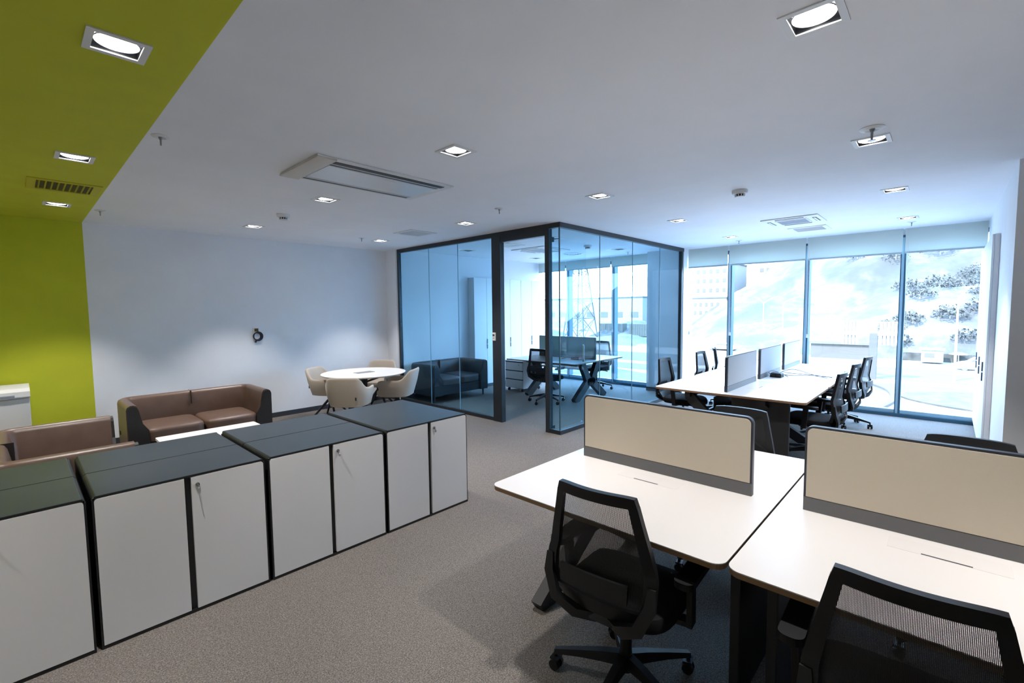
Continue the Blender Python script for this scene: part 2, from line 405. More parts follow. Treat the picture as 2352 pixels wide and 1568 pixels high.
# ================================================================== CEILING FIXTURES
def downlight(x, y, lit, label):
    t = thing('ceiling_downlight', label, 'ceiling light', (x, y, ZC), 0, 'square recessed downlights' if lit else 'unlit square downlights in the glass office')
    s, i = LS, LS-.026
    b = B()
    for a in ((-s, s, i, s), (-s, s, -s, -i), (-s, -i, -i, i), (i, s, -i, i)): b.box(a[0], a[1], a[2], a[3], -.006, 0)
    b.build('trim_frame', WPL if y > 0 else WPL, t)
    b = B(); e = i+.002
    b.box(-e, -e+.002, -e, e, 0, .12).box(e-.002, e, -e, e, 0, .12).box(-e, e, -e, -e+.002, 0, .12).box(-e, e, e-.002, e, 0, .12).box(-e, e, -e, e, .118, .12)
    b.build('recess_box', DARKIN, t)
    b = B(); b.lathe([(.071, .02), (.078, .012), (.076, .008), (.069, .016)], n=28, caps=False); b.lathe([(.076, .03), (.078, .05), (.06, .09), (.02, .112)], n=28, caps=False); b.build('lamp_ring', RING, t, smooth=True)
    b = B(); b.lathe([(.001, .008), (.03, .009), (.066, .013), (.069, .022), (.055, .03)], n=28); b.build('lamp_disc', LAMP if lit else LAMPOFF, t, smooth=True).location = (0, 0, -.007)
    if lit:
        ld = CH.get('spot')
        if ld is None:
            ld = bpy.data.lights.new('downlight_beam', 'SPOT'); ld.energy = SPOT_W; ld.color = SPOT_COL
            ld.spot_size = math.radians(83); ld.spot_blend = .5; ld.shadow_soft_size = .05; CH['spot'] = ld
        lo = bpy.data.objects.new('downlight_beam', ld); col.objects.link(lo); lo.parent = t; lo.location = (0, 0, -.01)
    return t
LL = {(.36, 2.6): 'large square downlight glowing in the green ceiling, nearest the camera', (.36, 4.63): 'middle downlight of three in the green ceiling band',
 (.36, 6.7): 'farthest downlight in the green ceiling beside the green vent', (2.21, 6.7): 'small downlight near the white wall, left of the smoke detector above the brown sofa',
 (2.21, 4.63): 'glowing downlight just beyond the long ceiling air conditioner', (4.08, 6.7): 'downlight near the white wall by the round table corner',
 (2.21, 2.6): 'glowing downlight just right of the long ceiling air conditioner', (4.08, 4.63): 'downlight between square ceiling vent and glass office frame',
 (4.08, 2.6): 'downlight in mid ceiling ahead of the glass office corner', (5.95, 2.6): 'downlight in the ceiling right of the glass office top frame',
 (7.95, 2.6): 'farthest small downlight before the blinds, left of the four-way air conditioner', (5.95, .43): 'downlight at the right of the ceiling, second before the blinds',
 (7.95, .43): 'downlight right before the blinds above the far right desks', (4.08, .43): 'downlight under the round sprinkler on the right of the ceiling',
 (2.21, .43): 'largest square downlight at the top right, above the cream screens'}
OL = {(5.95, 6.7): 'unlit office downlight above the black sofa', (7.95, 6.7): 'unlit office downlight above the tall white cabinets',
      (5.95, 4.63): 'unlit office downlight just inside the glass corner', (7.95, 4.63): 'unlit office downlight near the office blinds'}
for x, y, lit in lamps: downlight(x, y, lit, (LL if lit else OL)[(x, y)])
HL = {(2.21, -1.6): 'downlight over the desks behind the right cream screen, out of the picture', (-1.5, 2.6): 'downlight left of the large green ceiling one, out of the picture',
      (-1.5, 4.63): 'downlight left of the middle green ceiling one, out of the picture', (-1.5, 6.7): 'downlight at the back left corner, out of the picture', (-1.5, .43): 'downlight left of the camera, out of the picture'}
for x, y in hidden_lamps: downlight(x, y, True, HL[(x, y)])

def sprinkler(x, y, label, s=1.0):
    t = thing('ceiling_sprinkler', label, 'sprinkler', (x, y, ZC), 0, 'pendant ceiling sprinklers')
    b = B(); b.lathe([(.001, 0), (.05*s, 0), (.05*s, -.004), (.030*s, -.012), (.022*s, -.006), (.001, -.006)], n=24); b.build('cover_ring', WPL, t, smooth=True)
    b = B(); b.cyl((0, 0, -.004), (0, 0, -.022), .012*s, .008*s, 12); b.cyl((0, 0, -.02), (0, 0, -.058*s), .006*s, .005*s, 10)
    if s > 1:
        for q in (-1, 1): b.tube([(q*.006, 0, -.018), (q*.02, 0, -.035), (q*.02, 0, -.055), (0, 0, -.075)], .003, 6)
        b.cyl((0, 0, -.074), (0, 0, -.078), .022, .022, 14)
    b.build('sprinkler_head', mat('sprinkler_metal', (.30, .31, .33), .35, metal=.6), t, smooth=True)
sprinkler(.70, 3.71, 'sprinkler head beside the green ceiling edge, nearer the camera'); sprinkler(.70, 6.79, 'sprinkler head beside the green ceiling edge, next to the back wall')
sprinkler(3.72, 6.64, 'sprinkler head left of the downlight near the back wall'); sprinkler(3.77, 3.71, 'sprinkler head in front of the glass office top frame')
sprinkler(3.80, .40, 'large round sprinkler head above a downlight on the right', 1.35); sprinkler(8.37, .41, 'sprinkler head just before the right blinds')
sprinkler(8.47, 2.64, 'sprinkler head just before the third blind'); sprinkler(8.45, 4.72, 'sprinkler head inside the glass office before its blinds')
def smoke(x, y, label):
    t = thing('smoke_detector', label, 'smoke detector', (x, y, ZC), 0, 'round white smoke detectors')
    b = B(); b.lathe([(.001, 0), (.058, 0), (.06, -.008), (.056, -.026), (.04, -.030)], n=28); b.build('base', WPL, t, smooth=True)
    b = B()
    for k in range(10):
        a = 2*PI*k/10; b.bar((.036*math.cos(a), .036*math.sin(a), -.029), (.032*math.cos(a), .032*math.sin(a), -.05), .007, .005, (math.cos(a), math.sin(a), 0))
    b.build('vane', WPL, t); t.scale = (1.2, 1.2, 1.25)
    b = B(); b.lathe([(.033, -.028), (.031, -.05), (.001, -.05)], n=16); b.build('sensor_core', DARKTRIM, t)
    b = B(); b.lathe([(.001, -.056), (.036, -.052), (.04, -.047), (.001, -.046)], n=24); b.build('cap', WPL, t, smooth=True)
smoke(2.19, 5.66, 'smoke detector between two downlights near the back wall'); smoke(4.87, 1.52, 'smoke detector on the right part of the ceiling'); smoke(7.04, 4.73, 'smoke detector inside the glass office')

# long two-way air conditioner
t = thing('ceiling_air_conditioner', 'long white two-way ceiling air conditioner with dark slots', 'air conditioner', (2.17, 3.67, ZC))
L2, W2 = .63, .345
b = B(); b.box(-L2, L2, -W2, W2, -.012, 0, bev=.008, seg=2); b.build('cover_frame', WPL, t)
b = B(); b.box(-L2-.005, -L2+.15, -W2, W2, -.024, -.010, bev=.008, seg=3); b.build('end_cap', OFFW, t, smooth=True)
b = B(); b.box(-L2+.16, L2-.09, -.180, .215, -.019, -.010, bev=.003); b.build('centre_panel', mat('ac_panel', (.72, .73, .74), .25), t)
DSL = mat('slot_dark', (.012, .016, .022), .5)
b = B(); b.box(-L2+.12, L2-.07, -.290, -.235, -.0145, -.010); b.build('air_slot', DSL, t)
b = B(); b.box(-L2+.13, L2-.08, -.218, -.186, -.0145, -.010); b.build('air_slot', DSL, t)
b = B(); b.box(-L2+.14, L2-.08, .262, .300, -.0145, -.010); b.build('air_slot', DSL, t)
b = B(); b.box(-L2+.13, L2-.08, -.231, -.222, -.018, -.0135); b.build('louvre', WPL, t)
b = B(); b.box(-L2+.14, L2-.08, .222, .255, -.018, -.010); b.build('louvre', mat('ac_louvre_grey', (.45, .48, .52), .5), t)
b = B(); b.box(.02, .14, -.165, -.157, -.0285, -.0279); b.build('emblem', mat('ac_emblem', (.45, .45, .45), .4), t)

def cassette(x, y, sx, sy_, label):
    t = thing('ceiling_air_conditioner', label, 'air conditioner', (x, y, ZC))
    b = B(); b.box(-sx, sx, -sy_, sy_, -.014, 0, bev=.008); b.build('cover_frame', WPL, t)
    b = B(); gx, gy = sx*.5, sy_*.5
    b.box(-gx-.02, gx+.02, -gy-.02, gy+.02, -.02, -.013, bev=.003); b.build('intake_panel', WPL, t)
    b = B()
    for k in range(9):
        xx = -gx+.02+k*(2*gx-.04)/8; b.box(xx-.008, xx+.008, -gy, gy, -.022, -.0195)
    b.build('intake_slats', mat('ac_intake', (.33, .37, .44), .6), t)
    for s in (-1, 1):
        b = B(); b.box(s*(sx*.80)-.022, s*(sx*.80)+.022, -gy, gy, -.016, -.0135); b.build('air_slot', VENTD, t)
        b = B(); b.box(-gx, gx, s*(sy_*.80)-.022, s*(sy_*.80)+.022, -.016, -.0135); b.build('air_slot', VENTD, t)
        b = B(); b.box(s*(sx*.80)-.004, s*(sx*.80)+.018, -gy+.01, gy-.01, -.020, -.016); b.build('louvre', WPL, t)
        b = B(); b.box(-gx+.01, gx-.01, s*(sy_*.80)-.012, s*(sy_*.80)+.010, -.020, -.016); b.build('louvre', WPL, t)
cassette(7.06, 1.53, .31, .32, 'square four-way air conditioner in the ceiling before the blinds')
cassette(6.90, 5.70, .40, .40, 'square air conditioner in the glass office ceiling')
def vent(x, y, s, label, fm=WPL, dm=VENTD, sm=WPL, n=9, al='y'):
    t = thing('ceiling_vent', label, 'air vent', (x, y, ZC), 0)
    i = s-.055; b = B()
    for a in ((-s, s, i, s), (-s, s, -s, -i), (-s, -i, -i, i), (i, s, -i, i)): b.box(a[0], a[1], a[2], a[3], -.008, 0)
    b.build('frame', fm, t)
    B().box(-i, i, -i, i, -.0015, 0).build('backing', dm, t)
    for k in range(n):
        c = -i+(k+.5)*2*i/n; b = B(); d = .010
        if al == 'y': b.bar((c, -i, -.006), (c, i, -.006), .012, .0015, (.75, 0, .66))
        else: b.bar((-i, c, -.006), (i, c, -.006), .012, .0015, (0, .75, .66))
        b.build('slat', sm, t)
vent(7.97, 1.52, .235, 'square slatted vent between the four-way air conditioner and the blinds')
vent(4.05, 5.71, .225, 'square ceiling vent left of the glass office', n=7, al='x')
vent(.365, 5.75, .235, 'green painted square vent in the green ceiling', GREENP, VENTG, GREENP)
vent(5.99, 5.68, .21, 'small square vent in the glass office ceiling over the sofa', al='x')
t = thing('ceiling_vent', 'round ceiling diffuser near the office blinds', 'air vent', (7.85, 5.64, ZC))
for k, r in enumerate((.20, .15, .10, .05)):
    b = B(); b.lathe([(r, -.001), (r, -.006-.004*k), (r-.028, -.012-.004*k), (r-.03, -.001)], n=32); b.build('diffuser_ring', WPL if k % 2 == 0 else RING, t, smooth=True)

# ================================================================== LOW CABINETS
CF, CBK, CHH = 3.025, 3.985, .785
def low_cabinet(x0, x1, y0, y1, label, front, group='low white cabinets with slate tops', split=None):
    c = thing('storage_cabinet', label, 'cabinet', ((x0+x1)/2, (y0+y1)/2, 0), 0, group)
    w = (x1-x0)/2-.004; d = (y1-y0)/2-.002
    fy = -d if front else d; sg = -1 if front else 1
    # carcass with rounded upper edges (profile in xz)
    prof = [(-w, .012), (-w, CHH-.022)] + [(-w+.022-.022*math.cos(a*PI/8), CHH-.022+.022*math.sin(a*PI/8)) for a in range(1, 5)] + \
           [(w-.022+.022*math.sin(a*PI/8), CHH-.022+.022*math.cos(a*PI/8)) for a in range(0, 4)] + [(w, CHH-.022), (w, .012)]
    yb, yf = (-d+.018, d) if front else (-d, d-.018)
    B().prism(prof, yb, yf, axis='y').build('carcass', CABB, c)
    # top sheet
    b = B()
    tp = [(-w+.004, CHH-.010), (-w+.018, CHH+.001), (w-.018, CHH+.001), (w-.004, CHH-.010)]
    b.prism(tp, -d+.001, d-.001, axis='y'); b.build('top_panel', CABT, c)
    # rim around the doors
    ya, yb2 = (fy, fy+.02) if front else (fy-.02, fy)
    for a in ((-w, -w+.008, .012, CHH-.02), (w-.008, w, .012, CHH-.02), (-w+.012, w-.012, CHH-.008, CHH), (-w, w, .0, .014)):
        pass
    b = B(); b.box(-w, -w+.007, ya, yb2, .0, CHH-.018).box(w-.007, w, ya, yb2, .0, CHH-.018).box(-w+.010, w-.010, ya, yb2, CHH-.010, CHH-.0005).box(-w+.007, w-.007, ya, yb2, .0, .016)
    b.build('rim', CABB, c)
    m = -.013 if split is None else split
    for k, (a, e) in enumerate(((-w+.009, m-.004), (m+.028, w-.009))):
        o = .001; dd = B()
        poly = rrect(a, e, .02, CHH-.013, .016, 4, (1 if k == 1 else 0, 1 if k == 0 else 0, 0, 0))
        yy0, yy1 = (fy-.002, fy+.016) if front else (fy-.016, fy+.002)
        do = dd.prism(poly, yy0, yy1, axis='y').build('door', CABW, c)
        if k == 1 and front:
            lx = a+.028; lz = .727
            b = B(); b.cyl((lx, fy-.002, lz), (lx, fy-.011, lz), .0115, .0105, 20); b.cyl((lx, fy-.011, lz), (lx, fy-.0125, lz), .007, .007, 14); b.build('lock', CHROME, do, smooth=True)
            b = B(); b.bar((lx, fy-.020, lz+.004), (lx, fy-.020, lz-.012), .003, .013, (0, 1, 0)); b.cyl((lx-.0012, fy-.026, lz-.022), (lx+.0012, fy-.026, lz-.022), .012, .012, 14); b.box(lx-.001, lx+.001, fy-.026, fy-.008, lz-.002, lz+.002)
            b.build('key', KEYG, do)
    return c
xsC = [(-.615, .188), (.200, 1.000), (1.012, 1.826), (1.838, 2.640)]
YM = 3.50
fl = ['leftmost front cabinet of the row, cut off by the photo edge', 'second front cabinet from the left, white doors with a key in the lock', 'third front cabinet from the left, with key and slate top split by a seam', 'end cabinet of the row nearest the glass office, deep undivided slate top']
for k, (a, b_) in enumerate(xsC):
    if k == 3: low_cabinet(a, b_, CF, CBK, fl[k], True); continue
    low_cabinet(a, b_, CF, YM-.002, fl[k], True)
    low_cabinet(a, b_, YM+.002, CBK, ['leftmost back cabinet facing the sofas', 'back cabinet behind the second one from the left, facing the sofas', 'back cabinet behind the third one, facing the round table'][k], False)

# ================================================================== TALL CABINETS
def tall_cabinet(x0, x1, yb, yf, label, group, H=2.36, two=True):
    c = thing('tall_cabinet', label, 'cabinet', ((x0+x1)/2, (yb+yf)/2, 0), 0, group)
    w = (x1-x0)/2; d = abs(yf-yb)/2; s = 1 if yf > yb else -1   # front direction in y
    B().box(-w+.001, w-.001, -d if s > 0 else -d+.018, d-.018 if s > 0 else d, .07, H).build('carcass', TALLW, c)
    B().box(-w+.01, w-.01, -d+.02, d-.03, 0, .07).build('plinth', DARKTRIM, c) if s > 0 else B().box(-w+.01, w-.01, -d+.03, d-.02, 0, .07).build('plinth', DARKTRIM, c)
    ya, yb_ = (d-.017, d) if s > 0 else (-d, -d+.017)
    for k in (0, 1):
        a, e = (-w+.002, -.002) if k == 0 else (.002, w-.002)
        do = B().box(a, e, ya, yb_, .08, H-.004, bev=.002, seg=1).build('door', TALLW, c)
    for z0, z1 in ((.84, .935), (.945, 1.05)) :
        fy = d if s > 0 else -d
        B().box(-.010, .010, fy-.001, fy+.012*s, z0, z1, bev=.003).build('handle', mat('handle_steel', (.10, .13, .18), .4, metal=.5), c) if s > 0 else \
        B().box(-.010, .010, fy-.012, fy+.001, z0, z1, bev=.003).build('handle', MATS.get('handle_steel') or mat('handle_steel', (.10, .13, .18), .4, metal=.5), c)
for k in range(3):
    tall_cabinet(6.62+.74*k, 6.62+.74*(k+1)-.004, 7.478, 7.29, ['tall white office cabinet at the left, nearest the black sofa', 'middle tall white cabinet in the glass office', 'tall white office cabinet beside the office window'][k], 'tall white cabinets in the glass office')
for k in range(3):
    tall_cabinet(6.88+.735*k, 6.88+.735*(k+1)-.004, -.358, -.30, ['built-in tall white cabinet on the right wall, nearest the camera', 'middle built-in tall white cabinet on the right wall', 'built-in tall white cabinet on the right wall beside the window'][k], 'built-in white cabinets on the right wall', H=2.4)

# ================================================================== DESKS
def x_leg(b, yc, xa, xb, zt, w=.07, t=.11):
    xm = (xa+xb)/2
    b.bar((xa, yc, 0), (xm-.02, yc, zt*.50), w, t, (1, 0, 0), w, t*1.1)
    b.bar((xb, yc, 0), (xm+.02, yc, zt*.50), w, t, (1, 0, 0), w, t*1.1)
    b.bar((xm-.03, yc, zt*.40), (xm-.26, yc, zt-.03), w, t*1.1, (1, 0, 0), w, t)
    b.bar((xm+.03, yc, zt*.40), (xm+.26, yc, zt-.03), w, t*1.1, (1, 0, 0), w, t)
    b.box(xm-.09, xm+.09, yc-w/2, yc+w/2, zt*.38, zt*.56)
def add_lid(t, x, y, al, H):
    l = (.17, .055) if al == 'x' else (.055, .17)
    B().box(x-l[0], x+l[0], y-l[1], y+l[1], H-.001, H+.0012, bev=.0005, seg=1).build('cable_lid', mat('desk_lid', (.74, .72, .71), .4), t)
    l = (.07, .004) if al == 'x' else (.004, .07)
    ox, oy = (0, -.05) if al == 'x' else (-.05, 0)
    B().box(x+ox-l[0], x+ox+l[0], y+oy-l[1], y+oy+l[1], H-.0005, H+.0016).build('cable_slot', DARKTRIM, t)
def desk(x0, x1, y0, y1, label, group, legs=('x',), H=.742, lid=None, r=.05):
    c = thing('office_desk', label, 'desk', ((x0+x1)/2, (y0+y1)/2, 0), 0, group)
    hx, hy = (x1-x0)/2, (y1-y0)/2
    po = rrect(-hx, hx, -hy, hy, r, 6)
    b = B(); b.prism(po, H-.004, H, m=DESKW); b.prism([(a*.9985, q*.9985) for a, q in po], H-.024, H-.004, m=DESKE); b.build('tabletop', None, c)
    return c
# near bench: desk A (y .56..1.76) and desk B (y -.66..0.55), third desk beyond the frame
near = []
for k, (y0, y1, lab) in enumerate(((.562, 1.765, 'near white desk carrying the left cream screen, rounded brown edge'), (-.652, .553, 'near white desk at the right edge, carrying the right cream screen'))):
    d = desk(1.70, 3.265, y0, y1, lab, 'white bench desks nearest the camera')
    hy = (y1-y0)/2
    if k == 0:
        b = B(); x_leg(b, hy-.15, -.56, .56, .715); b.build('leg_frame', LEGB, d)
        B().box(-.50, .50, -hy+.02, -hy+.06, 0, .715, bev=.004).build('panel_leg', LEGB, d)
    else:
        B().box(-.50, .50, hy-.11, hy-.07, 0, .715, bev=.004).build('panel_leg', LEGB, d)
        b = B(); x_leg(b, -hy+.15, -.56, .56, .715); b.build('leg_frame', LEGB, d)
    for q in (-.45, .38): B().box(q, q+.07, -hy+.2, hy-.2, .66, .716).build('crossbeam', LEGB, d)
    B().box(-.18, .18, -hy+.25, hy-.25, .56, .575).box(-.18, -.175, -hy+.25, hy-.25, .575, .66).box(.175, .18, -hy+.25, hy-.25, .575, .66).build('cable_tray', LEGB, d)
    add_lid(d, -.145, .0 if k == 0 else .02, 'y', .742); add_lid(d, .145, .0, 'y', .742)
def divider(loc, L, H, rz, label, group, fab, th=.028, r=.035):
    t = thing('desk_screen', label, 'desk screen', loc, rz, group)
    h = L/2
    outer = rrect(-h, h, 0, H, r, 6, (1, 1, 0, 0))
    B().prism(outer, -th/2, th/2, axis='y').build('frame', PANELD, t)
    inner = rrect(-h+.010, h-.010, .065, H-.010, r-.01, 6, (1, 1, 0, 0))
    B().prism(inner, -th/2-.003, th/2+.003, axis='y').build('fabric_panel', fab, t)
    B().box(-h+.001, h-.001, -th/2-.004, th/2+.004, 0, .062).build('base_strip', STRIP, t)
    return t
divider((2.462, 1.175, .7425), .995, .395, PI/2, 'cream fabric desk screen on the left near desk, with dark rounded frame', 'cream desk screens', PANELF)
divider((2.462, -.04, .7425), .995, .395, PI/2, 'cream fabric desk screen at the right edge on the near desk', 'cream desk screens', PANELF)

# far bench
fl2 = ['front white desk of the far row, nearest the near screens', 'middle white desk of the far row with the black power box', 'last white desk of the far row by the windows']
for k in range(3):
    x0 = 5.20+1.205*k
    d = desk(x0, x0+1.2, .975, 2.545, fl2[k], 'white bench desks of the far row')
    def xleg_y(b, xc):
        for s in (-1, 1):
            b.bar((xc, s*.62, 0), (xc, s*.02, .36), .07, .11, (0, 1, 0)); b.bar((xc, s*.03, .29), (xc, s*.40, .675), .07, .11, (0, 1, 0))
        b.box(xc-.035, xc+.035, -.09, .09, .27, .40)
    b = B()
    if k == 0: xleg_y(b, -.50)
    if k == 2: xleg_y(b, .45)
    if k == 1: xleg_y(b, -.60+.06)
    b.build('leg_frame', LEGB, d)
    for q in (-.42, .36): B().box(-.58, .58, q, q+.06, .66, .716).build('crossbeam', LEGB, d)
    B().box(-.40, .40, -.16, .16, .50, .52).box(-.40, .40, .15, .16, .52, .66).box(-.40, .40, -.16, -.15, .52, .66).build('cable_tray', LEGB, d)
    if k == 0: B().box(-.48, -.44, -.62, -.06, .0, .70, bev=.004).build('panel_leg', LEGB, d)
    add_lid(d, .12, -.14, 'x', .742); add_lid(d, .12, .14, 'x', .742)
    divider((x0+.66, 1.765, .7425), 1.0 if k else 1.06, .395, 0, ['grey-blue desk screen at the front of the far row', 'grey-blue middle desk screen of the far row, with a black box at its foot', 'grey-blue last desk screen of the far row by the window post'][k], 'grey-blue desk screens of the far row', PANELG)
# office double desk
d = desk(6.42, 8.08, 4.60, 6.20, 'white double desk on crossed black legs inside the glass office', None)
for s in (-1, 1):
    b = B(); x_leg(b, s*.56, -.47, .50, .715, .08, .13); b.build('leg_frame', LEGB, d)
for q in (-.45, .38): B().box(q, q+.07, -.6, .6, .65, .716).build('crossbeam', LEGB, d)
B().box(-.16, .16, -.5, .5, .55, .565).build('cable_tray', LEGB, d)
add_lid(d, -.12, 0, 'y', .742)
divider((7.25, 5.36, .7425), 1.33, .41, PI/2, 'dark tinted desk screen across the office desk behind the glass', None, mat('office_screen_fabric', (.22, .30, .27), .8), r=.012)

# drawer pedestal in the office
t = thing('drawer_pedestal', 'white three-drawer pedestal on casters inside the glass office', 'drawer unit', (6.93, 6.22, 0))
B().box(.02, .62, 0, .48, .07, .62).build('body', WPL, t)
B().box(0, .625, -.003, .483, .62, .637).build('top_panel', WPL, t)
for k in range(3):
    dr_ = B().box(-.002, .02, .003, .477, .085+k*.178, .085+k*.178+.158, bev=.003).build('drawer', WPL, t)
    B().box(.0, .022, .003, .477, .085+k*.178+.159, .085+k*.178+.177).build('grip_gap', CABB, t)
for px_, py_ in ((.06, .05), (.06, .43), (.57, .05), (.57, .43)):
    B().cyl((px_, py_-.012, .03), (px_, py_+.012, .03), .03, .03, 14).box(px_-.012, px_+.012, py_-.016, py_+.016, .045, .07).build('caster', BLK, t)
b = B(); b.cyl((-.006, .10, .55), (0, .10, .55), .008, .008, 12); b.build('lock', CHROME, t)

# ================================================================== OFFICE CHAIR
def make_chair(label, loc, rz, group):
    t = thing('office_chair', label, 'chair', loc, rz, group)
    a0 = math.radians(36)
    for k in range(5):
        a = a0+2*PI*k/5; ca, sa = math.cos(a), math.sin(a); d = Vector((ca, sa, 0))
        R = []
        for rr, zz, w, h in ((.025, .135, .045, .055), (.10, .128, .042, .045), (.20, .112, .034, .032), (.29, .094, .030, .024), (.325, .086, .030, .022)):
            n_ = Vector((-sa, ca, 0)); p = d*rr+Vector((0, 0, zz))
            R.append([p+n_*(-w/2)+Vector((0, 0, -h/2)), p+n_*(w/2)+Vector((0, 0, -h/2)), p+n_*(w/2*.8)+Vector((0, 0, h/2)), p+n_*(-w/2*.8)+Vector((0, 0, h/2))])
        leg = B().rings(R).build('base_leg', BLK, t)
        c = d*.32; n_ = Vector((-sa, ca, 0)); tw = (k*1.3) % 2.2; ax = Vector((math.cos(a+tw), math.sin(a+tw), 0))
        b = B()
        for s in (-1, 1):
            b.cyl(c+ax*s*.009+Vector((0, 0, .027)), c+ax*s*.027+Vector((0, 0, .027)), .027, .024, 16)
        b.cyl(c+Vector((0, 0, .03)), c+Vector((0, 0, .08)), .009, .009, 8)
        pr_ = ax.cross(Vector((0, 0, 1)))
        b.bar(c+pr_*-.02+Vector((0, 0, .054)), c+pr_*.018+Vector((0, 0, .058)), .05, .010)
        b.build('caster', BLK, leg)
    b = B(); b.cyl((0, 0, .09), (0, 0, .165), .036, .030, 18); b.build('hub', BLK, t, smooth=True)
    b = B(); b.cyl((0, 0, .16), (0, 0, .30), .026, .026, 18); b.cyl((0, 0, .30), (0, 0, .39), .014, .014, 14); b.build('gas_column', BLK, t, smooth=True)
    b = B(); b.box(-.13, .10, -.075, .075, .375, .42, bev=.012); b.bar((-.10, 0, .40), (-.235, 0, .445), .10, .035); b.build('tilt_mechanism', GRYP, t)
    b = B(); b.cyl((.02, .07, .40), (.02, .25, .395), .006, .006, 8); b.cyl((.02, .22, .395), (.02, .27, .393), .010, .010, 8); b.build('lever', BLK, t)
    # seat cushion
    R = []
    for zz, k in ((.418, .80), (.422, .93), (.44, 1.0), (.47, 1.0), (.488, .96), (.495, .85), (.497, .5)):
        ring = []
        for i in range(36):
            a = 2*PI*i/36; c_, s_ = math.cos(a), math.sin(a); e = .45
            x = .245*math.copysign(abs(c_)**e, c_)*k+.03; y = .245*math.copysign(abs(s_)**e, s_)*k
            zz2 = zz-(.035*max(0, (x-.17)/.1)**1.5 if x > .17 else 0)
            ring.append((x, y, zz2))
        R.append(ring)
    B().rings(R).build('seat', BLKF, t, smooth=True)
    # back surface
    def half(v): # half width against height fraction
        pts = [(0, .165), (.08, .205), (.22, .232), (.38, .236), (.60, .212), (.80, .187), (.93, .172), (1, .160)]
        for (a, x), (b_, y) in zip(pts[:-1], pts[1:]):
            if v <= b_: return x+(y-x)*(v-a)/(b_-a)
        return pts[-1][1]
    Z0, Z1 = .475, .992
    def S(u, v, off=0):
        z = Z0+(Z1-Z0)*v; h = half(v)
        xc = -.215-.075*max(0, v-.25)-.030*math.sin(PI*min(1, v/.45))*(1 if v < .45 else 0)-.0
        x = xc-.030*(1-u*u)-off
        return Vector((x, u*h, z))
    def frame_loop(n=80):
        P = []
        for i in range(n):
            s = 4*i/n
            if s < 1: u, v = -1+2*s, 1
            elif s < 2: u, v = 1, 1-(s-1)
            elif s < 3: u, v = 1-2*(s-2), 0
            else: u, v = -1, s-3
            P.append((u, v))
        return P
    # frame: thick band around the border
    b = B(); outer = []; 
    def band(u, v, wv):
        return u, v
    nU = 18
    # top bar, bottom bar, side bars as swept plates
    def plate(fn, n, th, mname=None):
        R = []
        for i in range(n+1):
            (u0, v0), (u1, v1) = fn(i/n)
            a = S(u0, v0, -th/2); c = S(u1, v1, -th/2); e = S(u1, v1, th/2); f = S(u0, v0, th/2)
            R.append([a, c, e, f])
        b.rings(R)
    plate(lambda q: ((-1+2*q, .915), (-1+2*q, 1.0-.010*(2*q-1)**6)), nU, .026)
    plate(lambda q: ((-1+2*q, 0), (-1+2*q, .14)), nU, .030)
    for s in (-1, 1):
        plate(lambda q: ((s*.81, .10+.83*q), (s*1.0, .10+.83*q)), 20, .026)
    b.build('back_frame', BLK, t, smooth=True)
    B().grid(lambda i, j: S(-.86+1.72*i, .12+.81*j), 14, 20).build('mesh_back', MESHF, t, smooth=True)
    b = B(); R = []
    for i in range(13):
        u = -.62+1.24*i/12; R.append([S(u, .22, .030), S(u, .36, .030), S(u, .36, .042), S(u, .22, .042)])
    b.rings(R); b.build('lumbar_pad', GRYP, t, smooth=True)
    # rear yoke from the mechanism up to the frame sides
    b = B()
    for s in (-1, 1):
        P = [Vector((-.20, s*.03, .43)), Vector((-.265, s*.10, .455)), Vector((-.285, s*.18, .50)), S(s*.95, .22, .02), S(s*.94, .36, .014)]
        R = []
        for i, p in enumerate(P):
            d_ = (P[min(i+1, 4)]-P[max(i-1, 0)]).normalized(); a = d_.cross(Vector((1, 0, .2))).normalized(); c = a.cross(d_)
            w = (.06, .055, .05, .045, .03)[i]; h = (.03, .026, .022, .018, .012)[i]
            R.append([p+a*w/2+c*h/2, p-a*w/2+c*h/2, p-a*w/2-c*h/2, p+a*w/2-c*h/2])
        b.rings(R)
    b.build('back_yoke', GRYP, t, smooth=True)
    for s in (-1, 1):
        b = B(); b.bar((.0, s*.10, .405), (.0, s*.285, .42), .05, .02); b.bar((-.0, s*.28, .41), (-.02, s*.285, .62), .022, .05, (1, 0, 0)); arm = b.build('armrest_post', BLK, t)
        b = B(); b.prism([(x, y+s*.285) for x, y in rrect(-.13, .12, -.038, .038, .03, 5)], .618, .645); b.build('armrest_pad', BLK, t)
    return t
G1, G2, G3, G4 = 'chairs pulled up to the near desks', 'chairs along the left side of the far row', 'chairs along the right side of the far row', 'chairs at the office desk'
c0 = make_chair('black mesh office chair at the left near desk, back to the camera', (1.765, .985, 0), .07, G1)
dup(c0, (1.745, .045, 0), math.radians(2), 'black mesh office chair at the bottom right corner, back to the camera', G1)
dup(c0, (3.08, 1.01, 0), PI, 'black chair behind the left cream screen, showing only its back edge', G1)
dup(c0, (3.06, -.09, 0), PI-.05, 'black chair whose top edge peeks over the right cream screen', G1)
dup(c0, (6.08, 2.56, 0), -PI/2, 'leftmost black chair on the left side of the far desk row', G2)
dup(c0, (7.36, 2.56, 0), -PI/2, 'middle black chair on the left side of the far desk row', G2)
dup(c0, (8.25, 2.64, 0), -PI/2+.3, 'black chair on the left side of the far row nearest the windows', G2)
dup(c0, (5.86, 1.05, 0), PI/2-.05, 'right-side chair of the far row nearest the camera', G3)
dup(c0, (6.90, 1.05, 0), PI/2-.08, 'middle chair on the right side of the far row', G3)
dup(c0, (7.93, 1.04, 0), PI/2-.12, 'right-side chair of the far row nearest the windows, casters showing', G3)
